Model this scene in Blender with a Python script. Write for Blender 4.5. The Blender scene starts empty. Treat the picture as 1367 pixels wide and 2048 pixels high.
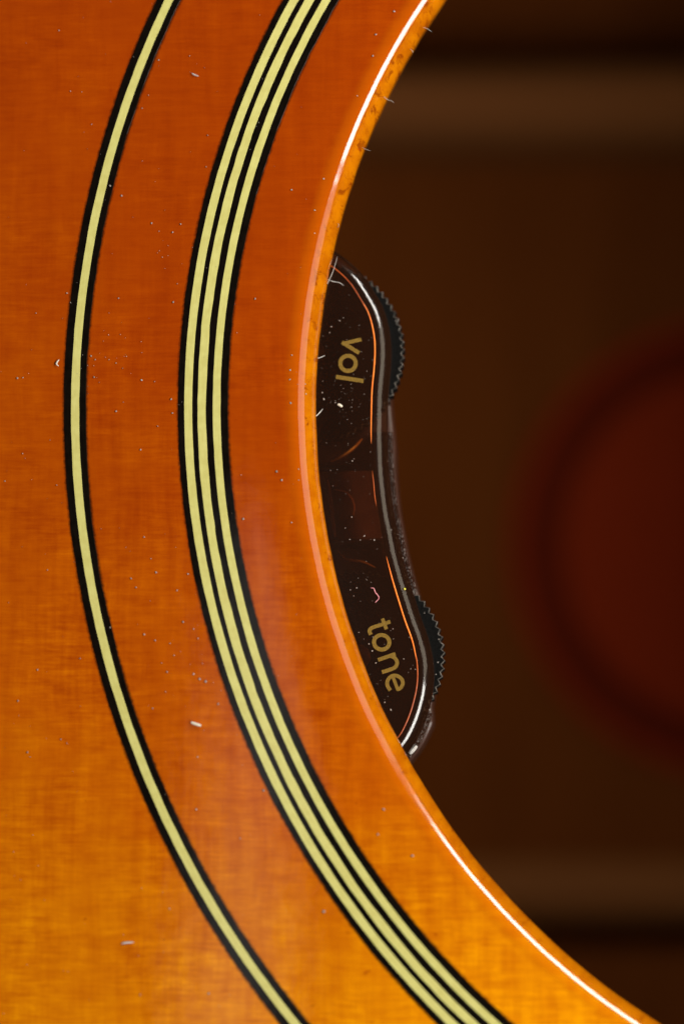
import bpy, bmesh, math, random
import numpy as np
from mathutils import Vector, Matrix

# ---------------------------------------------------------------- scale and camera
S = 3.5e-5                       # one photo pixel on the soundboard plane is 0.035 mm
MM = 1e-3
FPX = 8580.0                     # focal length in photo pixels
TX, TY = 0.110356, -0.0493825    # small tilt of the camera against the soundboard
n_ = np.array([math.sin(TY), math.sin(TX), 1.0]); n_ /= np.linalg.norm(n_)
e1 = np.cross([0, 1, 0], n_); e1 /= np.linalg.norm(e1)
e2 = np.cross(n_, e1)
W2C = np.array([e1, e2, n_])     # rows: world axes written in camera axes
CAM = W2C @ np.array([0, 0, FPX * S])

scn = bpy.context.scene
col = scn.collection
cd = bpy.data.cameras.new('camera')
cam = bpy.data.objects.new('camera', cd); col.objects.link(cam)
R = W2C                          # camera-to-world rotation
cam.matrix_world = Matrix([[*R[0], CAM[0]], [*R[1], CAM[1]], [*R[2], CAM[2]], [0, 0, 0, 1]])
cd.sensor_fit = 'HORIZONTAL'; cd.sensor_width = 24.0
cd.lens = FPX / 1367 * 24
cd.clip_start = 0.01; cd.clip_end = 20
cd.dof.use_dof = True
cd.dof.focus_distance = FPX * S + 0.0022
cd.dof.aperture_fstop = 11.5
scn.camera = cam

def at(px, py, z=0.0):
    """the point that lies at height z (m) above the soundboard plane and shows at photo pixel px, py"""
    d = R @ np.array([(px - 683.5) / FPX, -(py - 1024) / FPX, -1.0])
    t = (z - CAM[2]) / d[2]
    return CAM + d * t

# ---------------------------------------------------------------- world and lamps
w = bpy.data.worlds.new('World'); scn.world = w; w.use_nodes = True
w.node_tree.nodes['Background'].inputs[0].default_value = (1.0, 0.93, 0.85, 1)
w.node_tree.nodes['Background'].inputs[1].default_value = 0.025
scn.view_settings.view_transform = 'Standard'; scn.view_settings.look = 'None'
scn.view_settings.exposure = 0; scn.view_settings.gamma = 1
scn.view_settings.use_curve_mapping = False
scn.cycles.use_denoising = True
scn.cycles.max_bounces = 12; scn.cycles.transparent_max_bounces = 24
scn.cycles.sample_clamp_indirect = 4

def lamp(name, p0, p1, z0, z1, radiance, color, target=(0, 0, 0)):
    """a softbox whose long side runs from p0 to p1 (mm, on the table plan) and whose height runs z0..z1"""
    a, b = Vector((p0[0], p0[1], (z0 + z1) / 2)) * MM, Vector((p1[0], p1[1], (z0 + z1) / 2)) * MM
    c = (a + b) / 2
    x = (b - a).normalized()
    zc = (c - Vector(target) * MM)
    zc = (zc - x * zc.dot(x)).normalized()       # lamp's +Z points away from the subject
    y = zc.cross(x)
    l = bpy.data.lights.new(name, 'AREA'); l.shape = 'RECTANGLE'
    l.size = (b - a).length; l.size_y = (z1 - z0) * MM / max(0.2, abs(y.z))
    l.energy = radiance * math.pi * l.size * l.size_y
    l.color = color
    o = bpy.data.objects.new(name, l); col.objects.link(o)
    o.matrix_world = Matrix([[x.x, y.x, zc.x, c.x], [x.y, y.y, zc.y, c.y], [x.z, y.z, zc.z, c.z], [0, 0, 0, 1]])
    return o
lamp('softbox_lamp', (120, 66), (88, 128), 58, 92, 30, (1, 0.95, 0.88))
lamp('softbox_lamp', (260, -195), (325, -14), 190, 290, 26, (1, 0.95, 0.88))
lamp('reflector_lamp', (160, 0), (122, 62), 50, 122, 3.2, (1, 0.86, 0.66))
# a dim bright strip beside the lens that shows as a milky veil in the lacquer
def above(px, py, h):
    p = at(px, py); k = h / CAM[2]
    return (p + (p - CAM) * k)
va, vb = above(575, 1020, 0.3), above(445, 2150, 0.3)
l = bpy.data.lights.new('veil_lamp', 'AREA'); l.shape = 'RECTANGLE'
l.size = 0.0125; l.size_y = math.hypot(va[0] - vb[0], va[1] - vb[1]); l.energy = 0.62 * math.pi * l.size * l.size_y
l.color = (1, 0.95, 0.9)
o = bpy.data.objects.new('veil_lamp', l); col.objects.link(o)
o.location = ((va[0] + vb[0]) / 2, (va[1] + vb[1]) / 2, 0.3)
o.rotation_euler = (0, 0, math.atan2(va[1] - vb[1], va[0] - vb[0]) - math.pi / 2)

# ---------------------------------------------------------------- helpers
rnd = random.Random(7)
def mesh_obj(name, verts, faces, mat, parent=None, smooth=True, loc=None, sharp=None):
    me = bpy.data.meshes.new(name)
    me.from_pydata([tuple(v) for v in verts], [], faces)
    me.validate(); me.update()
    if smooth:
        for p in me.polygons: p.use_smooth = True
        me.set_sharp_from_angle(angle=math.radians(sharp or 40))
    me.materials.append(mat)
    o = bpy.data.objects.new(name, me); col.objects.link(o)
    if parent: o.parent = parent
    if loc is not None: o.location = loc
    return o
def empty(name, loc, label, cat):
    o = bpy.data.objects.new(name, None); col.objects.link(o)
    o.location = loc; o.empty_display_size = 0.005
    o['label'] = label; o['category'] = cat
    return o
def strip_grid(rows, closed_u=False, closed_v=False):
    """rows: list of equally long lists of points -> verts, quads"""
    v = [p for r in rows for p in r]; nr, nc = len(rows), len(rows[0]); f = []
    for i in range(nr if closed_v else nr - 1):
        for j in range(nc if closed_u else nc - 1):
            i2, j2 = (i + 1) % nr, (j + 1) % nc
            f.append((i * nc + j, i * nc + j2, i2 * nc + j2, i2 * nc + j))
    return v, f
def smooth_noise(n, k, seed, amp):
    """periodic noise with n samples made of k random knots"""
    r = np.random.RandomState(seed); kn = r.uniform(-1, 1, k)
    t = np.arange(n) * k / n; i = t.astype(int); f = t - i; f = f * f * (3 - 2 * f)
    return amp * (kn[i % k] * (1 - f) + kn[(i + 1) % k] * f)
def catmull(P, n):
    P = [np.array(p, float) for p in P]
    P = [2 * P[0] - P[1]] + P + [2 * P[-1] - P[-2]]
    out = []
    segs = len(P) - 3
    for k in range(n + 1):
        u = k / n * segs; i = min(int(u), segs - 1); t = u - i
        p0, p1, p2, p3 = P[i:i + 4]
        out.append(0.5 * (2 * p1 + (p2 - p0) * t + (2 * p0 - 5 * p1 + 4 * p2 - p3) * t * t + (3 * p1 - p0 - 3 * p2 + p3) * t ** 3))
    return out
def resample(P, n):
    P = np.array(P); d = np.r_[0, np.cumsum(np.linalg.norm(np.diff(P, axis=0), axis=1))]
    s = np.linspace(0, d[-1], n)
    return np.stack([np.interp(s, d, P[:, k]) for k in range(P.shape[1])], 1)
def relax(P, it):
    P = P.copy()
    for _ in range(it): P[1:-1] = 0.5 * P[1:-1] + 0.25 * (P[:-2] + P[2:])
    return P
def tube(pts, radii, sides=8, squash=1.0):
    """a tapered tube along pts; squash flattens it in z"""
    v, f = [], []; n = len(pts)
    for i, p in enumerate(pts):
        p = Vector(p); t = (Vector(pts[min(i + 1, n - 1)]) - Vector(pts[max(i - 1, 0)])).normalized()
        a = t.cross(Vector((0, 0, 1)));
        a = a.normalized() if a.length > 1e-6 else Vector((1, 0, 0))
        b = a.cross(t)
        for k in range(sides):
            an = 2 * math.pi * k / sides
            v.append(p + (a * math.cos(an) + b * math.sin(an) * squash) * radii[i])
    for i in range(n - 1):
        for k in range(sides):
            k2 = (k + 1) % sides
            f.append((i * sides + k, i * sides + k2, (i + 1) * sides + k2, (i + 1) * sides + k))
    f.append(tuple(range(sides - 1, -1, -1))); f.append(tuple((n - 1) * sides + k for k in range(sides)))
    return v, f

# ---------------------------------------------------------------- materials
class NT:
    def __init__(s, name):
        s.m = bpy.data.materials.new(name); s.m.use_nodes = True
        s.t = s.m.node_tree; s.b = s.t.nodes['Principled BSDF']; s.out = s.t.nodes['Material Output']
    def n(s, typ, ins=(), **kw):
        nd = s.t.nodes.new(typ)
        for k, v in kw.items(): setattr(nd, k, v)
        for k, v in (ins.items() if isinstance(ins, dict) else enumerate(ins)):
            if v is None: continue
            if isinstance(v, bpy.types.NodeSocket): s.t.links.new(v, nd.inputs[k])
            else: nd.inputs[k].default_value = v
        return nd
    def math(s, op, a, b=None, c=None, clamp=False):
        nd = s.n('ShaderNodeMath', (a, b, c), operation=op); nd.use_clamp = clamp
        return nd.outputs[0]
    def mix(s, fac, a, b, mode='MIX'):
        nd = s.n('ShaderNodeMix', data_type='RGBA', blend_type=mode)
        for i, v in ((0, fac), (6, a), (7, b)):
            if isinstance(v, bpy.types.NodeSocket): s.t.links.new(v, nd.inputs[i])
            else: nd.inputs[i].default_value = v if i == 0 else (*v, 1)
        return nd.outputs[2]
    def noise(s, vec, scale, detail=3, rough=0.5, dist=0.0):
        return s.n('ShaderNodeTexNoise', {'Vector': vec, 'Scale': scale, 'Detail': detail, 'Roughness': rough, 'Distortion': dist}).outputs['Fac']
    def ramp(s, v, lo, hi, a=0.0, b=1.0, smooth=True):
        nd = s.n('ShaderNodeMapRange', (v, lo, hi, a, b)); nd.clamp = True
        if smooth: nd.interpolation_type = 'SMOOTHSTEP'
        return nd.outputs[0]
    def coords(s, scale=1.0 / S):
        """object coordinates in photo-pixel units"""
        tc = s.n('ShaderNodeTexCoord').outputs['Object']
        return s.n('ShaderNodeVectorMath', {0: tc, 'Scale': scale}, operation='SCALE').outputs[0]
    def stretch(s, vec, x, y, z=1.0):
        return s.n('ShaderNodeMapping', {'Vector': vec, 'Scale': (x, y, z)}, vector_type='POINT').outputs[0]
    def set(s, **kw):
        for k, v in kw.items():
            i = s.b.inputs[k.replace('_', ' ')]
            if isinstance(v, bpy.types.NodeSocket): s.t.links.new(v, i)
            else: i.default_value = (*v, 1) if isinstance(v, tuple) and len(v) == 3 else v
        return s

RH = 1461.3          # soundhole radius in px units
ROUND = 56.0         # rounding of its edge

def lacquer(nt, co, strength=0.035):
    peel = nt.noise(co, 0.02, 2)
    bump = nt.n('ShaderNodeBump', {'Height': peel, 'Strength': strength, 'Distance': 0.0002}).outputs[0]
    nt.set(Coat_Weight=1.0, Coat_Roughness=nt.ramp(nt.noise(nt.stretch(co, 0.006, 0.014), 1.0, 4, 0.65), 0.3, 0.7, 0.032, 0.062), Coat_IOR=1.5, Coat_Normal=bump, Roughness=0.6, Specular_IOR_Level=0.0)

def wood_top():
    nt = NT('stained_top_wood'); co = nt.coords()
    sep = nt.n('ShaderNodeSeparateXYZ', (co,)); x, y = sep.outputs[0], sep.outputs[1]
    xy = nt.n('ShaderNodeCombineXYZ', (x, y, 0.0)).outputs[0]
    r = nt.n('ShaderNodeVectorMath', (xy,), operation='LENGTH').outputs['Value']
    wob = nt.noise(nt.stretch(xy, 1, 1), 0.004, 2)
    wx = nt.math('MULTIPLY_ADD', wob, 45.0, x)
    wy = nt.math('MULTIPLY_ADD', wob, 22.0, y)
    wv = nt.n('ShaderNodeCombineXYZ', (wx, wy, 0.0)).outputs[0]
    silk = nt.noise(nt.stretch(wv, 0.011, 0.085), 1.0, 5, 0.68)        # short streaks across the grain
    silk2 = nt.noise(nt.stretch(xy, 0.016, 0.22), 1.0, 3, 0.6)
    grain = nt.noise(nt.stretch(wv, 0.036, 0.0022), 1.0, 4, 0.6)    # faint growth lines
    grain2 = nt.noise(nt.stretch(xy, 0.12, 0.006), 1.0, 2, 0.5)
    blot = nt.noise(xy, 0.0065, 4, 0.6)
    mott = nt.noise(nt.stretch(xy, 0.02, 0.028), 1.0, 3, 0.6)
    # the finish goes from red-orange at the upper part to amber towards the lower bout
    g = nt.math('MULTIPLY_ADD', y, -0.00017, 0.35)
    g = nt.math('MULTIPLY_ADD', blot, 0.28, nt.math('ADD', g, -0.14))
    far = nt.ramp(r, 1650, 2100, 0, 0.10)
    g = nt.math('ADD', g, nt.ramp(y, -100, -1250, 0, 0.20, smooth=False))
    g = nt.math('ADD', g, far)
    lowr = nt.math('MULTIPLY', nt.ramp(y, -520, -1250), nt.ramp(x, -1750, -1000))
    g = nt.math('MULTIPLY_ADD', lowr, 0.24, g)
    cr = nt.n('ShaderNodeValToRGB', (g,))
    el = cr.color_ramp.elements
    el[0].position = 0.0; el[0].color = (0.25, 0.028, 0.0003, 1)
    el[1].position = 1.0; el[1].color = (0.70, 0.235, 0.0006, 1)
    e = el.new(0.35); e.color = (0.33, 0.043, 0.0003, 1)
    e = el.new(0.65); e.color = (0.45, 0.088, 0.0003, 1)
    c = cr.outputs[0]
    amp = nt.math('MULTIPLY', nt.ramp(y, 500, -700, 0.6, 1.05), nt.ramp(nt.noise(xy, 0.005, 3, 0.6), 0.3, 0.7, 0.5, 1.25))
    def tone(c, f, lo, hi, dark, light):
        k = nt.ramp(f, lo, hi, dark, light, smooth=False)
        k = nt.math('ADD', 1.0, nt.math('MULTIPLY', nt.math('SUBTRACT', k, 1.0), amp))
        kc = nt.n('ShaderNodeCombineXYZ', (k, nt.math('POWER', k, 1.9), k)).outputs[0]
        return nt.mix(1.0, c, kc, 'MULTIPLY')
    c = tone(c, silk, 0.3, 0.7, 0.875, 1.125)
    c = tone(c, silk2, 0.3, 0.7, 0.94, 1.06)
    c = tone(c, grain, 0.3, 0.7, 0.89, 1.11)
    c = tone(c, grain2, 0.3, 0.7, 0.98, 1.02)
    c = tone(c, mott, 0.3, 0.7, 0.90, 1.10)
    # lighter stain where the edge is rounded, amber at its inner lip
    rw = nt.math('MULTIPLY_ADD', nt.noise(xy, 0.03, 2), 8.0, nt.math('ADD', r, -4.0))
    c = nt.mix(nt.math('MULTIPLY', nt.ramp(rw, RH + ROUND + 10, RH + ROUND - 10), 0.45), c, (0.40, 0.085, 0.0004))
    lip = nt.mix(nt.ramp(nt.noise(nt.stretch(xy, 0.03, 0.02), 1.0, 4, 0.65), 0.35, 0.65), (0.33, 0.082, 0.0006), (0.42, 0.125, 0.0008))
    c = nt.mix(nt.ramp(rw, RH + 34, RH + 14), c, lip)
    st = nt.noise(nt.stretch(xy, 0.055, 0.04), 1.0, 4, 0.7, 0.6)
    top = nt.ramp(y, -250, 500, 0.0, 0.07)
    st = nt.math('MULTIPLY', nt.ramp(nt.math('ADD', st, top), 0.57, 0.72), nt.ramp(r, RH + 34, RH + 16))
    c = nt.mix(nt.math('MULTIPLY', st, 0.85), c, (0.17, 0.027, 0.001))
    # a few darker pores
    po = nt.ramp(nt.noise(nt.stretch(xy, 0.03, 0.04), 1.0, 2, 0.5), 0.72, 0.80)
    c = nt.mix(nt.math('MULTIPLY', po, 0.5), c, (0.26, 0.025, 0.001))
    # black stain bled from the purfling into the wood
    bl = None
    for ri, ro in ((1636.6, 1735.5), (1922.6, 1966.0)):
        d = nt.math('SUBTRACT', nt.math('ABSOLUTE', nt.math('SUBTRACT', r, (ri + ro) / 2)), (ro - ri) / 2)
        d = nt.math('MULTIPLY_ADD', nt.noise(xy, 0.09, 3, 0.6), -7.0, nt.math('ADD', d, 3.5))
        k = nt.ramp(d, 6.5, -1.0)
        bl = k if bl is None else nt.math('MAXIMUM', bl, k)
    c = nt.mix(nt.math('MULTIPLY', bl, 0.93), c, (0.006, 0.003, 0.001))
    nt.set(Base_Color=c); lacquer(nt, co)
    return nt.m

def ring_mat(name, a, b, lines):
    nt = NT(name); co = nt.coords()
    r = nt.n('ShaderNodeVectorMath', (nt.stretch(co, 1, 1, 0),), operation='LENGTH').outputs['Value']
    f = nt.noise(nt.n('ShaderNodeCombineXYZ', (nt.math('MULTIPLY', r, lines), nt.math('MULTIPLY', nt.n('ShaderNodeSeparateXYZ', (co,)).outputs[1], 0.02), 0.0)).outputs[0], 1.0, 3)
    f2 = nt.noise(co, 0.06, 3)
    c = nt.mix(nt.ramp(nt.math('MULTIPLY_ADD', f, 0.5, nt.math('MULTIPLY', f2, 0.5)), 0.35, 0.65), a, b)
    nt.set(Base_Color=c); lacquer(nt, co)
    return nt.m

def plain(name, a, b, rough, scale=0.02, st=(1, 1), spec=0.5, metallic=0.0, bump=0.0, coat=0.0):
    nt = NT(name); co = nt.coords()
    f = nt.noise(nt.stretch(co, *st), scale, 4, 0.6)
    nt.set(Base_Color=nt.mix(nt.ramp(f, 0.3, 0.7), a, b), Roughness=rough, Specular_IOR_Level=spec, Metallic=metallic, Coat_Weight=coat)
    if bump:
        bn = nt.n('ShaderNodeBump', {'Height': f, 'Strength': bump, 'Distance': 0.0001}).outputs[0]
        nt.set(Normal=bn)
    return nt.m

def smoked(name, tint, ior=1.49, rough=0.02, dirt=0.0):
    """thin-walled smoked plastic: light passes tinted, the surface reflects as plastic does"""
    nt = NT(name); t = nt.t; co = nt.coords()
    t.nodes.remove(nt.b)
    f = nt.noise(co, 0.015, 3)
    tc = nt.mix(nt.ramp(f, 0.3, 0.7), tuple(0.85 * q for q in tint), tint)
    tr = nt.n('ShaderNodeBsdfTransparent', (tc,))
    bump = nt.n('ShaderNodeBump', {'Height': nt.noise(co, 0.03, 2), 'Strength': 0.05, 'Distance': 0.0001}).outputs[0]
    gl = nt.n('ShaderNodeBsdfGlossy', {'Color': (1, 1, 1, 1), 'Roughness': rough, 'Normal': bump})
    fr = nt.n('ShaderNodeFresnel', {'IOR': ior, 'Normal': bump})
    mx = nt.n('ShaderNodeMixShader', (fr.outputs[0], tr.outputs[0], gl.outputs[0]))
    # the resin itself is slightly cloudy brown
    cl = nt.n('ShaderNodeBsdfDiffuse', {'Color': (0.12, 0.046, 0.023, 1)})
    mx = nt.n('ShaderNodeMixShader', (0.075, mx.outputs[0], cl.outputs[0]))
    last = mx
    if dirt:
        di = nt.n('ShaderNodeBsdfDiffuse', {'Color': (0.35, 0.3, 0.28, 1)})
        k = nt.math('MULTIPLY', nt.ramp(nt.noise(co, 0.3, 3, 0.7), 0.52, 0.7), dirt)
        last = nt.n('ShaderNodeMixShader', (k, mx.outputs[0], di.outputs[0]))
    t.links.new(last.outputs[0], nt.out.inputs[0])
    return nt.m

M_wood = wood_top()
M_black = ring_mat('black_purfling', (0.003, 0.002, 0.0012), (0.006, 0.004, 0.0025), 0.4)
M_cream = ring_mat('cream_purfling', (0.54, 0.50, 0.155), (0.61, 0.58, 0.20), 0.5)
M_body = plain('dark_mahogany', (0.06, 0.02, 0.006), (0.09, 0.03, 0.01), 0.6, 0.01, (1, 0.1))
M_back = plain('inner_back_wood', (0.068, 0.0172, 0.0028), (0.090, 0.0235, 0.0040), 0.8, 0.004, (1, 0.15), spec=0.0)
M_brace = plain('brace_wood', (0.10, 0.035, 0.010), (0.125, 0.045, 0.013), 0.8, 0.01, (0.1, 1), spec=0.0)
M_red = plain('red_label', (0.128, 0.0130, 0.0028), (0.145, 0.0150, 0.0034), 0.8, spec=0.0)
M_darkred = plain('dark_red_label', (0.062, 0.0068, 0.002), (0.072, 0.008, 0.0025), 0.8, spec=0.0)
M_smoke = smoked('smoked_plastic', (0.68, 0.54, 0.42), rough=0.13)
M_smoke2 = smoked('smoked_plastic_lower', (0.42, 0.24, 0.18), dirt=0.5, rough=0.12)
M_shell = plain('dark_brown_plastic', (0.030, 0.012, 0.007), (0.04, 0.015, 0.009), 0.3)
M_floor = plain('dark_floor_plastic', (0.045, 0.013, 0.007), (0.06, 0.017, 0.009), 0.4)
M_inside = plain('reddish_brown_plastic', (0.15, 0.052, 0.026), (0.18, 0.062, 0.030), 0.35)
M_wheel = plain('black_rubbery_plastic', (0.0035, 0.0034, 0.0032), (0.0062, 0.006, 0.0056), 0.75, 0.25, bump=0.5, spec=0.04)
M_worn = plain('worn_wheel_edge', (0.010, 0.010, 0.009), (0.20, 0.18, 0.155), 0.5, 0.12, spec=0.4)
M_gold = plain('gold_print', (0.125, 0.072, 0.009), (0.235, 0.145, 0.024), 0.6, 0.45, spec=0.2)
M_amber = plain('reflected_orange', (0.95, 0.20, 0.02), (1.0, 0.26, 0.03), 0.3, 0.05)  # orange of the reflected wood, painted on the edge beads
M_reflectdim = plain('dim_reflected_orange', (0.30, 0.05, 0.008), (0.55, 0.11, 0.015), 0.3, 0.03)  # fainter stretches of that edge reflection, put into the colour
M_amberdull = plain('axle_and_reflection_amber', (0.70, 0.22, 0.06), (0.85, 0.28, 0.08), 0.4, 0.05)  # the axle's own amber, also painted on two inner reflections
M_reflectpale = plain('pale_reflected_orange', (0.85, 0.36, 0.06), (1.0, 0.46, 0.09), 0.4, 0.05)  # lit wood's reflection inside the cover, put into the strips' colour
M_dust = plain('pale_dust', (0.22, 0.18, 0.15), (0.44, 0.39, 0.35), 0.9, 0.2)
M_lint = plain('grey_lint', (0.42, 0.40, 0.38), (0.62, 0.6, 0.56), 0.8, 0.2)
M_white = plain('ivory_flake', (0.55, 0.49, 0.38), (0.75, 0.69, 0.55), 0.7, 0.2)
M_pink = plain('pink_lint', (0.55, 0.16, 0.20), (0.8, 0.35, 0.38), 0.8, 0.2)
M_yellow = plain('yellow_grain', (0.65, 0.6, 0.05), (0.85, 0.8, 0.1), 0.6, 0.2)

# ---------------------------------------------------------------- the guitar
HC = Vector((1405.485 * S, 227.286 * S, 0))       # centre of the soundhole
DEPTH = 0.100
guitar = empty('guitar', (HC.x, HC.y, -DEPTH - 0.003),
               'amber sunburst acoustic guitar top with black and cream rings round its open soundhole', 'guitar')
guitar_z = DEPTH + 0.003

ctrl = [(0, 118), (60, 120), (112, 98), (140, 45), (136, -20), (128, -70), (142, -120), (180, -185), (200, -250), (178, -318), (95, -362), (0, -372)]
pts = ctrl + [(-x, y) for x, y in ctrl[-2:0:-1]]
P = catmull(pts + [pts[0]], 400)[:-1]
ang = np.array([math.atan2(p[1], p[0]) for p in P]); rad = np.array([math.hypot(*p) for p in P])
srt = np.argsort(ang); ang, rad = ang[srt], rad[srt]
NS = 2160
th = np.linspace(-math.pi, math.pi, NS, endpoint=False)
R_out = np.interp(th, ang, rad, period=2 * math.pi) * MM / S      # px units
ct, sn = np.cos(th), np.sin(th)
def ringrow(r, z):
    r = np.broadcast_to(r, (NS,))
    return [(r[i] * ct[i] * S, r[i] * sn[i] * S, z * S + guitar_z) for i in range(NS)]
wob = smooth_noise(NS, 300, 3, 0.8) + smooth_noise(NS, 90, 4, 0.8)
TH = 84                     # soundboard thickness in px units (2.9 mm)
rows = [ringrow(RH + 1.5 + wob, -TH), ringrow(RH + wob * 0.8, -ROUND - 6), ]
for k in range(0, 13):
    a = k / 12 * math.pi / 2
    rows.append(ringrow(RH + ROUND * (1 - math.cos(a)) + wob * (1 - k / 12) * 0.6, -ROUND * (1 - math.sin(a))))
for f in (0.04, 0.12, 0.25, 0.5, 0.75, 1.0):
    rows.append(ringrow((RH + ROUND) * (1 - f) + R_out * f, 0))
rows.append(ringrow(R_out, -TH))
v, f = strip_grid(rows, closed_u=True, closed_v=True)
soundboard = mesh_obj('soundboard', v, f, M_wood, guitar, sharp=50)

def flat_ring(name, ri, ro, mat, z, ai, ao, seed):
    wi = smooth_noise(NS, 420, seed, ai) + smooth_noise(NS, 130, seed + 50, ai * 0.8)
    wo = smooth_noise(NS, 420, seed + 1, ao) + smooth_noise(NS, 130, seed + 51, ao * 0.8)
    rws = [ringrow(ri - 0.5 + wi, -0.5), ringrow(ri + wi, z), ringrow(ro + wo, z), ringrow(ro + 0.5 + wo, -0.5)]
    v, f = strip_grid([r for r in rws], closed_u=True)
    return mesh_obj(name, v, f, mat, soundboard)
flat_ring('black_ring', 1922.6, 1936.9, M_black, 0.6, 0.9, 0.1, 11)
flat_ring('cream_ring', 1935.5, 1951.8, M_cream, 0.9, 0.35, 0.35, 13)
flat_ring('black_ring', 1950.4, 1966.0, M_black, 0.6, 0.1, 0.9, 15)
flat_ring('black_ring', 1636.6, 1651.8, M_black, 0.6, 0.9, 0.1, 17)
flat_ring('cream_ring', 1650.9, 1665.9, M_cream, 0.9, 0.3, 0.3, 19)
flat_ring('black_ring', 1665.0, 1681, M_black, 0.6, 0.1, 0.1, 21)
flat_ring('cream_ring', 1680.0, 1696.6, M_cream, 0.9, 0.7, 0.5, 23)
flat_ring('black_ring', 1695.8, 1708.3, M_black, 0.6, 0.1, 0.1, 25)
flat_ring('cream_ring', 1707.6, 1723.7, M_cream, 0.9, 0.3, 0.3, 27)
flat_ring('black_ring', 1722.8, 1735.5, M_black, 0.6, 0.1, 1.1, 29)

step = 12
idx = list(range(0, NS, step))
def outline(k, z): return [(R_out[i] * ct[i] * S * k, R_out[i] * sn[i] * S * k, z) for i in idx]
ztop = guitar_z - TH * S - 2e-5
v, f = strip_grid([outline(1, ztop), outline(1, 0.003), outline(0.985, 0.003), outline(0.985, ztop)], closed_u=True, closed_v=True)
mesh_obj('side_panel', v, f, M_body, guitar)
rws = [outline(1.004, 0.0028), outline(1.004, 0)]
v, f = strip_grid(rws, closed_u=True)
n = len(idx)
v += [(0, 0, 0.0028), (0, 0, 0)]
f += [(j, (j + 1) % n, 2 * n) for j in range(n)] + [(n + j, n + (j + 1) % n, 2 * n + 1) for j in range(n)]
mesh_obj('back_panel', v, f, M_back, guitar)

zb = -DEPTH           # inner face of the back
def brace(ypx, half, tall, name='back_brace'):
    y = at(1100, ypx, zb + tall)[1] - HC.y
    prof = []
    for k in range(13):
        a = math.pi * k / 12
        prof.append((-half * math.cos(a), 0.0028 + tall * (0.35 + 0.65 * math.sin(a)) if 0 < k < 12 else 0.0029 + tall * 0.3))
    prof = [(-half, 0.0029)] + prof + [(half, 0.0029)]
    xs = np.linspace(-0.115, 0.115, 9)
    rows = [[(x, y + p[0], 0.0029 + (p[1] - 0.0029) * (1 if abs(x) < 0.09 else 0.35)) for p in prof] for x in xs]
    v, f = strip_grid(rows); m = len(prof)
    f += [tuple(range(m)), tuple(len(v) - m + j for j in range(m))[::-1]]
    return mesh_obj(name, v, f, M_brace, guitar)
brace(175, 0.0042, 0.013)
brace(1790, 0.0032, 0.0045)
y3 = 0
c = at(1483, 1092, zb + 0.0002)
def disc(name, r0, r1, z, mat, par):
    m = 96
    rws = []
    for r_, zz in ((r0, z), (r1, z), (r1, z - 0.00015)):
        rws.append([(c[0] - HC.x + r_ * math.cos(2 * math.pi * k / m), c[1] - HC.y + r_ * math.sin(2 * math.pi * k / m), zz) for k in range(m)])
    v, f = strip_grid(rws, closed_u=True)
    if r0 < 1e-4:
        v.append((c[0] - HC.x, c[1] - HC.y, z)); f += [(k, (k + 1) % m, len(v) - 1) for k in range(m)]
    return mesh_obj(name, v, f, mat, par, smooth=False)
K = S * (FPX * S + DEPTH) / (FPX * S)
lab = disc('round_label', 355 * K, 450 * K, 0.0031, M_darkred, guitar)
disc('label_centre', 1e-5, 355 * K, 0.0032, M_red, lab)
disc('label_rim', 438 * K, 462 * K, 0.0032, M_red, lab)

# ---------------------------------------------------------------- the soundhole control unit
Z0 = -(TH * S + 0.0002)        # top face of its smoked cover, just under the soundboard
edge_px = [(560, 470), (610, 500), (656, 528), (677, 543), (700.6, 566.6), (719, 595), (736, 625), (746, 662.6), (749, 695), (747.5, 733), (743, 784),
           (741.5, 859), (742, 887), (744, 940.6), (752, 1013), (762, 1066), (771, 1112), (785, 1163), (807, 1235), (823.7, 1281.7), (833, 1324),
           (833, 1371), (821, 1422), (805, 1460), (792, 1480), (760, 1522), (715, 1560)]
E = np.array([at(x, y, Z0)[:2] for x, y in catmull(edge_px, 600)]) / S
E = relax(resample(E, 420), 12)
T = np.gradient(E, axis=0); T /= np.linalg.norm(T, axis=1)[:, None]
NRM = np.stack([-T[:, 1], T[:, 0]], 1)                 # points out of the cover, towards the hole
if NRM[200][0] < 0: NRM = -NRM
base = at(700, 1000, Z0)
unit = empty('volume_and_tone_control', (base[0], base[1], Z0 - 0.0075),
             'smoked brown plastic control unit marked vol and tone clipped inside the soundhole edge', 'guitar control')
UO = Vector((base[0], base[1], Z0 - 0.0075))
def row(off, z):
    """outline moved out by off px, at z px below the cover's top face; coordinates relative to the unit"""
    off = np.broadcast_to(off, (len(E),))
    Q = E + NRM * off[:, None]
    return [(q[0] * S - UO.x, q[1] * S - UO.y, Z0 - UO.z - z * S) for q in Q]
hc = np.array([HC.x, HC.y]) / S
back_r = RH + 260
def backrow(z, grow=0.0):
    out = []
    for q in E:
        d = q - hc; d /= np.linalg.norm(d)
        p = hc + d * (back_r + grow)
        out.append((p[0] * S - UO.x, p[1] * S - UO.y, Z0 - UO.z - z * S))
    return out
RR, TC = 33.0, 50.0
rows = [backrow(TC), backrow(0)]
rows.append([tuple(0.5 * (np.array(a) + np.array(b))) for a, b in zip(backrow(0), row(0, 0))])
for k in range(0, 13):
    a = k / 12 * math.pi / 2
    rows.append(row(RR * math.sin(a), RR * (1 - math.cos(a))))
rows += [row(RR, TC - 6), row(RR - 3, TC)]
v, f = strip_grid(rows, closed_v=True)
nc = len(E)
f += [tuple(i * nc for i in range(len(rows))), tuple(i * nc + nc - 1 for i in range(len(rows)))[::-1]]
cover = mesh_obj('cover', v, f, M_smoke, unit, sharp=50)

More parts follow.
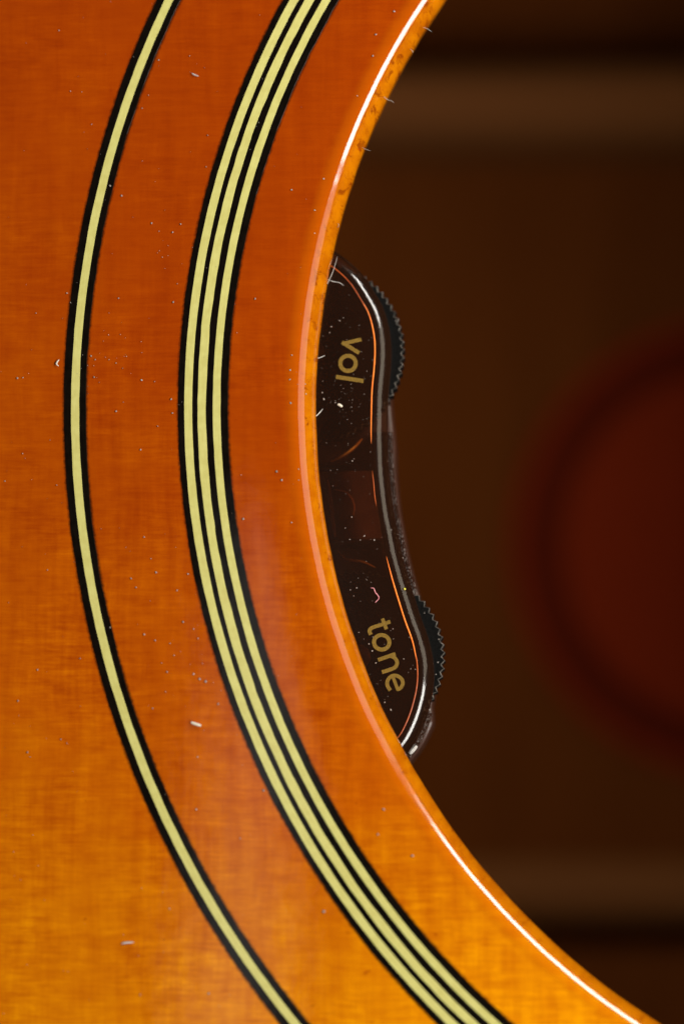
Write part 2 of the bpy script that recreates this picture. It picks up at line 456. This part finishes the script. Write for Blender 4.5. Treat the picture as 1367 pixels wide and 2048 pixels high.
# opaque body under the cover: floor that the wheels turn in, with a raised middle block
yE = E[:, 1] + 0.0
ypx = 1024 - yE                                     # roughly the photo row
d2 = np.interp(ypx, [560, 760, 860, 1180, 1300, 1390, 1420, 1500], [18, 34, 45, 44, 30, 34, 46, 42])
rows = [backrow(240), backrow(124), row(-20, 124), row(d2 - 8, 124), row(d2 - 2, 127), row(d2, 133), row(d2, 214), row(d2 - 16, 236), row(-60, 240)]
v, f = strip_grid(rows, closed_v=True)
f += [tuple(i * nc for i in range(len(rows))), tuple(i * nc + nc - 1 for i in range(len(rows)))[::-1]]
lower = mesh_obj('housing', v, f, M_shell, unit, sharp=50)
# translucent skirt: the wall between cover and housing in the middle stretch
def stretch_piece(name, y0, y1, o0, o1, z0, z1, mat, parent=unit, bev=2.0):
    sel = [i for i in range(nc) if y0 <= ypx[i] <= y1]
    A = lambda off, z: [row(off, z)[i] for i in sel]
    rws = [A(o0, z1), A(o0, z0), A(o1 - bev, z0), A(o1, z0 + bev), A(o1, z1)]
    v, f = strip_grid(rws, closed_v=True); m = len(sel)
    f += [tuple(i * m for i in range(len(rws))), tuple(i * m + m - 1 for i in range(len(rws)))[::-1]]
    return mesh_obj(name, v, f, mat, parent, sharp=35)
stretch_piece('skirt', 842, 1178, -6, 42, 54, 122, M_smoke2, bev=7)
stretch_piece('skirt', 1404, 1520, -6, 40, 54, 122, M_smoke2, bev=7)
def block(name, quad, z0, z1, mat, bevel=1.5):
    """prism over a four-sided outline given in photo pixels"""
    q0 = [at(x, y, Z0 - z0 * S) for x, y in quad]
    cq = sum(q0) / 4
    rws = []
    for kk, z in ((0.97, z0), (1.0, z0 + bevel), (1.0, z1)):
        rws.append([((cq + (p - cq) * kk)[0] - UO.x, (cq + (p - cq) * kk)[1] - UO.y, Z0 - UO.z - z * S) for p in q0])
    v, f = strip_grid(rws, closed_u=True); f.append((0, 1, 2, 3))
    return mesh_obj(name, v, f, mat, unit, smooth=False)
block('middle_block', [(630, 943), (744, 941), (764, 1078), (640, 1081)], 53, 123, M_inside)
block('floor_plate', [(600, 1101), (768, 1096), (800, 1200), (660, 1260)], 100, 123, M_floor)
block('floor_plate', [(600, 850), (741, 850), (741, 922), (620, 930)], 100, 123, M_floor)

def px_tube(name, pxs, z, rad, mat, parent=unit, taper=0.5, n=None, sides=8, squash=1.0, origin=None):
    org = UO if origin is None else origin
    n = n or len(pxs) * 8
    L = catmull(pxs, n)
    pts = [Vector(at(p[0], p[1], z)) - org for p in L]
    m = len(pts)
    rr = [rad * S * (1 - (1 - taper) * abs(2 * i / (m - 1) - 1) ** 3) for i in range(m)]
    v, f = tube(pts, rr, sides, squash)
    return mesh_obj(name, v, f, mat, parent, sharp=60)
# orange wood's reflection, shaped as beads along the cover's inner edge, in three stretches
px_edge = edge_px
zt = Z0 + 0.3 * S
px_tube('edge_reflection', edge_px[1:7], zt, 0.95, M_reflectdim, taper=0.2, n=50)
px_tube('edge_reflection', edge_px[5:13], zt - 0.4 * S, 1.5, M_amber, taper=0.15, n=70)
px_tube('edge_reflection', [(744, 941), (746.5, 965), (748.5, 990), (752, 1012)], zt, 1.0, M_reflectdim, taper=0.1, n=24)
px_tube('edge_reflection', [(772, 1113)] + edge_px[17:21], zt, 1.8, M_amber, taper=0.15, n=60)
px_tube('edge_reflection', edge_px[19:25], zt - 0.4 * S, 1.5, M_reflectdim, taper=0.3, n=60)
# orange reflections seen through the cover, modelled as strips; first traces the wheel recess
px_tube('inner_reflection', [(661, 923), (684, 912), (706, 896), (724, 877)], Z0 - 53 * S, 3.4, M_reflectpale, taper=0.4)
px_tube('inner_reflection', [(676, 1103), (689, 1116), (705, 1121), (726, 1124), (750, 1135)], Z0 - 53 * S, 2.4, M_reflectpale, taper=0.3)
px_tube('inner_reflection', [(655, 959), (661, 1000), (665, 1040), (670, 1074)], Z0 - 53 * S, 3.6, M_amberdull, taper=0.5, squash=0.5)
px_tube('inner_reflection', [(666, 979), (689, 983), (703, 997), (708, 1013), (706, 1032)], Z0 - 53 * S, 1.4, M_amberdull, taper=0.2, squash=0.5)

# thumbwheels
def wheel(cx, cy, r, teeth, phase, name='thumbwheel'):
    zt_, zb_ = Z0 - 58 * S, Z0 - 116 * S
    cc = at(cx, cy, zt_); q = 6
    N = teeth * q
    def prof(k, dr):
        u = (k % q) / q
        tooth = abs(2 * u - 1)                        # triangular knurl
        jit = 0.5 * math.sin(k * 1.7) + 0.4 * math.sin(k * 0.61)
        rr = r - 7.2 * (1 - tooth) ** 0.9 + dr + jit * 0.5
        a = 2 * math.pi * k / N + phase
        return math.cos(a) * rr * S, math.sin(a) * rr * S
    rws = []
    for dr, z, flat in ((-14, zt_ - 0.2 * S, 1), (-9, zt_, 0), (-1.7, zt_, 0), (0, zt_ - 2.5 * S, 0), (0, zb_ + 4 * S, 0), (-3, zb_, 0)):
        rw = []
        for k in range(N):
            if flat:
                a = 2 * math.pi * k / N + phase; x, y = math.cos(a) * (r - 16) * S, math.sin(a) * (r - 16) * S
            else: x, y = prof(k, dr)
            rw.append((cc[0] - UO.x + x, cc[1] - UO.y + y, z - UO.z))
        rws.append(rw)
    v, f = strip_grid(rws, closed_u=True)
    v.append((cc[0] - UO.x, cc[1] - UO.y, zt_ - 0.2 * S - UO.z)); f += [(k, (k + 1) % N, len(v) - 1) for k in range(N)]
    v.append((cc[0] - UO.x, cc[1] - UO.y, zb_ - UO.z)); o_ = 5 * N; f += [(o_ + (k + 1) % N, o_ + k, len(v) - 1) for k in range(N)]
    wl = mesh_obj(name, v, f, M_wheel, unit, sharp=25)
    wl.data.materials.append(M_worn)
    for i in range(2 * N, 3 * N): wl.data.polygons[i].material_index = 1
    # axle with an amber collar round it
    m = 40; rws = []
    for r_, z in ((6, zt_ + 4 * S), (24, zt_ + 4 * S), (26, zt_ + 2 * S), (26, zt_ - 1 * S)):
        rws.append([(cc[0] - UO.x + r_ * S * math.cos(2 * math.pi * k / m), cc[1] - UO.y + r_ * S * math.sin(2 * math.pi * k / m), z - UO.z) for k in range(m)])
    v, f = strip_grid(rws, closed_u=True); f.append(tuple(range(m)))
    mesh_obj('axle', v, f, M_amberdull, wl)
    return wl
wheel(622, 703, 191, 74, 0.02)
wheel(715, 1314, 177, 68, 0.05)

# lettering, printed on the cover
def stroke(pxs, wd, closed=False, n=40, z=None):
    L = catmull(pxs, n) if len(pxs) > 2 and not closed else None
    if closed:
        L = [np.array(p, float) for p in pxs]
    elif L is None:
        L = [np.array(p, float) for p in pxs]
    L = [np.array(p[:2], float) for p in L]; m = len(L); lft, rgt = [], []
    for i in range(m):
        t = (L[(i + 1) % m] - L[i - 1]) if closed else (L[min(i + 1, m - 1)] - L[max(i - 1, 0)])
        t = t / np.linalg.norm(t); nn = np.array([-t[1], t[0]])
        lft.append(L[i] + nn * wd * 0.43); rgt.append(L[i] - nn * wd * 0.43)
    return lft, rgt, closed
def print_word(name, strokes):
    v, f = [], []
    for si, (lft, rgt, closed) in enumerate(strokes):
        b = len(v); m = len(lft)
        zz = Z0 + (0.35 + 0.12 * si) * S
        for p in lft + rgt:
            q = at(p[0], p[1], zz); v.append((q[0] - UO.x, q[1] - UO.y, q[2] - UO.z))
        for i in range(m if closed else m - 1):
            j = (i + 1) % m; f.append((b + i, b + j, b + m + j, b + m + i))
    return mesh_obj(name, v, f, M_gold, unit, smooth=False)
def Z1(pts): return [(600 + x / 4.272, 480 + y / 4.272) for x, y in pts]
def Z3(pts): return [(620 + x / 4.272, 1160 + y / 4.272) for x, y in pts]
def ell(cx, cy, rx, ry, rot=0.0, n=48):
    return [(cx + rx * math.cos(a) * math.cos(rot) - ry * math.sin(a) * math.sin(rot), cy + rx * math.cos(a) * math.sin(rot) + ry * math.sin(a) * math.cos(rot))
            for a in [2 * math.pi * k / n for k in range(n)]]
print_word('vol_lettering', [
    stroke(Z1([(522, 848), (357, 886)]), 8.6), stroke(Z1([(357, 872), (503, 965)]), 8.8),
    stroke(Z1(ell(408, 1053, 66, 65)), 9.3, closed=True), stroke(Z1([(306, 1168), (540, 1204)]), 9.4)])
print_word('tone_lettering', [
    stroke(Z3([(684, 356), (610, 382), (545, 402), (515, 418), (506, 440), (518, 468)]), 8.6),
    stroke(Z3([(616, 330), (650, 422)]), 8.2),
    stroke(Z3(ell(610, 533, 66, 62, 0.2)), 9.2, closed=True),
    stroke(Z3([(579, 684), (727, 632)]), 8.8),
    stroke(Z3([(688, 650), (722, 668), (742, 706), (728, 742), (690, 764), (612, 789)]), 8.8),
    stroke(Z3([(684, 945), (660, 905), (660, 862), (690, 825), (735, 818), (778, 845), (790, 888), (768, 925), (740, 938)]), 8.6),
    stroke(Z3([(706, 828), (750, 945)]), 7.6)])

# ---------------------------------------------------------------- dust, lint and flakes
def topz(px, py):
    """height of the glossy surface under a photo pixel"""
    p = at(px, py)[:2] / S; r = np.hypot(*(p - hc))
    if r >= RH + ROUND: return 1.0 * S
    if r >= RH + 2: return -(ROUND - math.sqrt(max(0, ROUND ** 2 - (RH + ROUND - r) ** 2))) * S
    p = at(px, py, Z0)[:2] / S
    k = np.argmin(np.hypot(*(E - p).T)); off = (p - E[k]) @ NRM[k]
    if off < 0: return Z0
    if off < RR * 0.98: return Z0 - (RR - math.sqrt(max(0, RR ** 2 - off ** 2))) * S
    return Z0 - 58 * S
def specks(name, lst, mat, label):
    v, f = [], []
    ico = bmesh.new(); bmesh.ops.create_icosphere(ico, subdivisions=1, radius=1.0)
    iv = [tuple(x.co) for x in ico.verts]; fi = [tuple(x.index for x in fc.verts) for fc in ico.faces]; ico.free()
    for px, py, r in lst:
        r *= 0.84
        z = topz(px, py); c_ = at(px, py, z); b = len(v)
        a, k = rnd.uniform(0, 6.3), rnd.uniform(0.6, 1.0); ca, sa = math.cos(a), math.sin(a)
        for x, y, zz in iv:
            j = rnd.uniform(0.75, 1.15) * r * S
            X, Y = x * j, y * j * k
            v.append((c_[0] + X * ca - Y * sa, c_[1] + X * sa + Y * ca, c_[2] + zz * j * 0.55))
        f += [tuple(b + q for q in t) for t in fi]
    o = mesh_obj(name, v, f, mat)
    o['label'] = label; o['kind'] = 'stuff'; o['category'] = 'dust'
    return o
seen = [(583, 379, 2.6), (510, 597, 2.6), (346, 604, 2.6), (134, 586, 2.4), (141, 605, 2.4), (237, 596, 2.0), (72, 626, 1.6), (342, 798, 3.0), (345, 826, 2.3),
        (35, 756, 2.6), (46, 755, 2.2), (182, 712, 2.6), (190, 719, 1.8), (188, 754, 2.2), (232, 726, 2.0), (218, 719, 1.6), (283, 760, 2.4), (309, 763, 2.0),
        (232, 822, 2.4), (281, 899, 2.4), (315, 852, 2.2), (10, 962, 2.0), (113, 970, 2.2), (45, 907, 1.6), (553, 943, 3.0), (563, 960, 3.2), (597, 960, 2.0),
        (486, 1038, 3.2), (262, 1157, 3.0), (272, 1175, 2.6), (312, 1145, 2.8), (288, 1074, 2.0), (302, 1117, 1.8), (376, 1148, 2.2), (354, 1181, 2.0),
        (366, 1244, 2.8), (288, 1269, 3.0), (310, 1281, 2.6), (396, 1277, 2.4), (387, 1258, 1.8), (340, 1287, 1.8), (348, 1311, 1.8), (334, 1344, 2.4),
        (387, 1348, 2.6), (399, 1358, 3.2), (411, 1363, 3.4), (436, 1408, 3.0), (323, 1326, 1.6), (160, 1317, 2.2), (75, 1340, 2.2), (36, 1402, 2.4),
        (122, 1479, 2.2), (134, 1487, 1.8), (305, 1417, 2.2), (220, 1255, 2.4), (392, 1619, 3.2), (527, 1581, 3.0), (480, 1677, 2.6), (767, 1619, 3.4),
        (755, 1669, 2.8), (824, 1712, 3.6), (647, 1824, 4.2), (339, 1818, 2.4), (417, 1988, 3.0), (55, 1505, 2.8), (60, 1514, 1.8), (280, 1990, 2.6),
        (395, 1514, 2.0), (183, 248, 2.0), (317, 119, 2.2), (220, 371, 2.6), (243, 391, 2.6), (141, 182, 1.8), (118, 60, 1.6), (379, 111, 1.8),
        (361, 448, 2.4), (303, 446, 2.6), (345, 464, 2.4), (318, 462, 1.6), (415, 270, 2.0), (412, 333, 1.8), (284, 216, 1.8), (297, 190, 1.6), (788, 22, 2.6),
        (751, 68, 2.8), (745, 111, 2.6), (714, 191, 1.8), (647, 357, 2.4), (629, 420, 2.6), (629, 466, 2.2), (579, 759, 2.8), (581, 806, 3.2), (580, 740, 2.4),
        (583, 710, 2.8), (611, 788, 2.6), (610, 768, 2.0), (627, 768, 2.2), (722, 257, 2.6), (826, 78, 2.6), (597, 938, 2.4), (583, 1045, 2.2), (95, 1140, 1.4)]
for _ in range(170):
    x, y = rnd.uniform(0, 620), rnd.uniform(0, 2040)
    seen.append((x, y, rnd.choice((0.6, 0.7, 0.9, 1.1))))
for _ in range(45):
    cx, cy = rnd.choice(((225, 690), (345, 500), (395, 1340), (205, 720)))
    seen.append((cx + rnd.gauss(0, 38), cy + rnd.gauss(0, 30), rnd.uniform(0.7, 1.5)))
seen = [s for s in seen if np.hypot(*(at(s[0], s[1])[:2] / S - hc)) > RH + 4]
specks('dust_specks', seen, M_dust, 'fine pale dust specks scattered over the glossy orange guitar top')
plate = [(704, 922, 2.4), (703, 1034, 2.2), (728, 1072, 3.0), (748, 1080, 2.4), (690, 1056, 1.5), (699, 1079, 1.8), (720, 1080, 1.4), (779, 949, 3.0), (781, 903, 2.4),
         (783, 985, 1.6), (782, 1060, 1.8), (795, 1064, 2.2), (805, 1116, 2.0), (790, 641, 1.6), (679, 641, 2.0), (662, 653, 2.0), (659, 665, 1.6), (686, 635, 1.4),
         (647, 798, 2.8), (644, 785, 2.0), (670, 805, 1.8), (718, 650, 1.3), (745, 720, 1.2), (713, 1176, 1.6), (733, 1160, 1.5), (744, 1302, 2.2), (737, 1288, 2.2),
         (751, 1326, 2.0), (745, 1274, 1.6), (773, 1295, 1.8), (786, 1278, 1.4), (807, 1318, 1.8), (785, 1258, 1.8), (781, 1420, 2.8), (769, 1405, 1.8), (818, 1275, 2.0),
         (830, 1339, 1.8), (717, 1265, 1.4), (821, 1338, 1.3), (707, 1192, 1.5), (700, 1180, 1.5), (848, 1226, 1.6), (877, 1279, 1.8), (875, 1325, 1.8), (871, 1349, 1.8), (858, 1420, 2.4)]
for _ in range(110):
    k = rnd.randrange(70, 370); q = E[k] - NRM[k] * rnd.uniform(-6, 105) ** 1.0 if True else None
    px = 683.5 + q[0]; py = 1024 - q[1]
    plate.append((px, py, rnd.choice((0.5, 0.6, 0.8, 1.0))))
for _ in range(40):
    plate.append((rnd.gauss(690, 22), rnd.gauss(800, 40), rnd.uniform(0.5, 1.1)))
for k in range(190, 262):
    for _ in range(1):
        q = E[k] + NRM[k] * rnd.gauss(38, 3); 
        px = 683.5 + q[0]; py = 1024 - q[1]
        if rnd.random() < 0.6: plate.append((px - 1, py, rnd.choice((0.5, 0.7, 1.0, 1.3))))
plate = [s for s in plate if np.hypot(*(at(s[0], s[1], Z0)[:2] / S - hc)) < RH - 3]
specks('cover_dust', plate, M_dust, 'tiny pale dust specks on the dark plastic control cover')

def loose(name, pxs, rad, mat, label, cat, zs=None, taper=0.4, group=None, sides=6, squash=1.0):
    L = catmull(pxs, max(8, len(pxs) * 6))
    P0 = Vector(at(pxs[0][0], pxs[0][1], topz(*pxs[0]) if zs is None else zs[0]))
    pts = []
    for i, p in enumerate(L):
        t = i / (len(L) - 1)
        z = (topz(p[0], p[1]) + rad * S) if zs is None else zs[0] + (zs[1] - zs[0]) * t
        pts.append(Vector(at(p[0], p[1], z)) - P0)
    rr = [rad * S * (1 - (1 - taper) * abs(2 * i / (len(pts) - 1) - 1) ** 3) * rnd.uniform(0.85, 1.1) for i in range(len(pts))]
    v, f = tube(pts, rr, sides, squash)
    o = mesh_obj(name, v, f, mat, loc=P0)
    o['label'] = label; o['category'] = cat
    if group: o['group'] = group
    return o
G = 'stray lint fibres'
loose('lint_fibre', [(845, 54), (852, 56), (863, 63)], 0.5, M_lint, 'uppermost short grey hair poking from the soundhole edge into the dark opening', 'lint', (-30 * S, -25 * S), group=G)
loose('lint_fibre', [(820, 97), (823, 100), (826, 104)], 0.5, M_lint, 'tiniest grey hair on the soundhole edge, below the uppermost one', 'lint', (-30 * S, -25 * S), group=G)
loose('lint_fibre', [(767, 193), (775, 199), (782, 201), (787, 205)], 0.6, M_lint, 'longest crooked grey hair poking from the upper soundhole edge', 'lint', (-34 * S, -25 * S), group=G)
loose('lint_fibre', [(724, 294), (731, 298), (740, 301)], 0.5, M_lint, 'faint straight grey hair on the soundhole edge midway between the upper hairs and the control', 'lint', (-34 * S, -25 * S), group=G)
loose('lint_fibre', [(672, 455), (676, 453), (677, 449), (675, 446)], 0.5, M_lint, 'tiny curled hair on the soundhole edge just above the plastic control', 'lint', (-40 * S, -25 * S), group=G)
loose('lint_fibre', [(642, 598), (654, 568), (662, 551), (668, 535), (674, 513)], 0.5, M_lint, 'long thin pale hair crossing the upper tip of the control cover', 'lint', (-60 * S, -60 * S), group=G)
loose('lint_fibre', [(650, 553), (658, 560), (668, 563), (678, 565), (683, 568), (687, 571)], 0.5, M_lint, 'curved pale hair lying under the long hair at the upper tip of the cover', 'lint', (-62 * S, Z0 + S), group=G)
loose('lint_fibre', [(634, 717), (642, 714), (649, 711)], 0.6, M_lint, 'short pale hair beside the soundhole edge near the word vol', 'lint', (-62 * S, Z0 + S), group=G)
loose('lint_fibre', [(631, 833), (638, 826), (645, 818)], 0.8, M_lint, 'short slanting pale hair at the wood edge below the word vol', 'lint', (-62 * S, Z0 + S), group=G)
loose('lint_fibre', [(741, 1176), (747, 1177), (750, 1185), (755, 1191), (757, 1197), (750, 1205)], 1.0, M_pink, 'pink crooked fibre lying on the control cover above the word tone', 'lint', (Z0 + S, Z0 + 2 * S), taper=0.6, group=G)
loose('lint_fibre', [(243, 1888), (252, 1886), (268, 1885)], 1.6, M_lint, 'faint pale thread on the amber wood near the bottom of the photo', 'lint', squash=0.6, group=G)
F = 'pale flakes of debris'
loose('debris_flake', [(383, 146), (389, 149), (397, 152)], 1.7, M_dust, 'slim pale flake on the orange wood between the rings near the top', 'flake', squash=0.5, group=F)
loose('debris_flake', [(382, 1445), (390, 1448), (402, 1452)], 2.9, M_white, 'stubby cream flake on the orange wood beside the triple rings low down', 'flake', taper=0.7, squash=0.5, group=F)
loose('debris_flake', [(118, 719), (114, 724), (113, 728), (117, 732)], 1.7, M_white, 'comma shaped white flake on the wood left of the single outer ring', 'flake', taper=0.4, squash=0.5, group=F)
loose('debris_flake', [(675, 808), (679, 810), (684, 813)], 2.6, M_white, 'bright ivory chip on the cover below the word vol', 'flake', (Z0 + S, Z0 + S), taper=0.7, squash=0.5, group=F)
loose('debris_flake', [(807, 1177), (809, 1178), (811, 1178)], 2.2, M_yellow, 'tiny yellow grain on the glossy rim of the control above its lower wheel', 'grain', (Z0 - 2 * S, Z0 - 2 * S), taper=0.6, group=F)
loose('debris_flake', [(819, 1508), (826, 1500), (833, 1492)], 4.0, M_lint, 'grey fuzzy dust clump at the lower end of the control', 'dust clump', (Z0 - 52 * S, Z0 - 52 * S), taper=0.6, group=F)
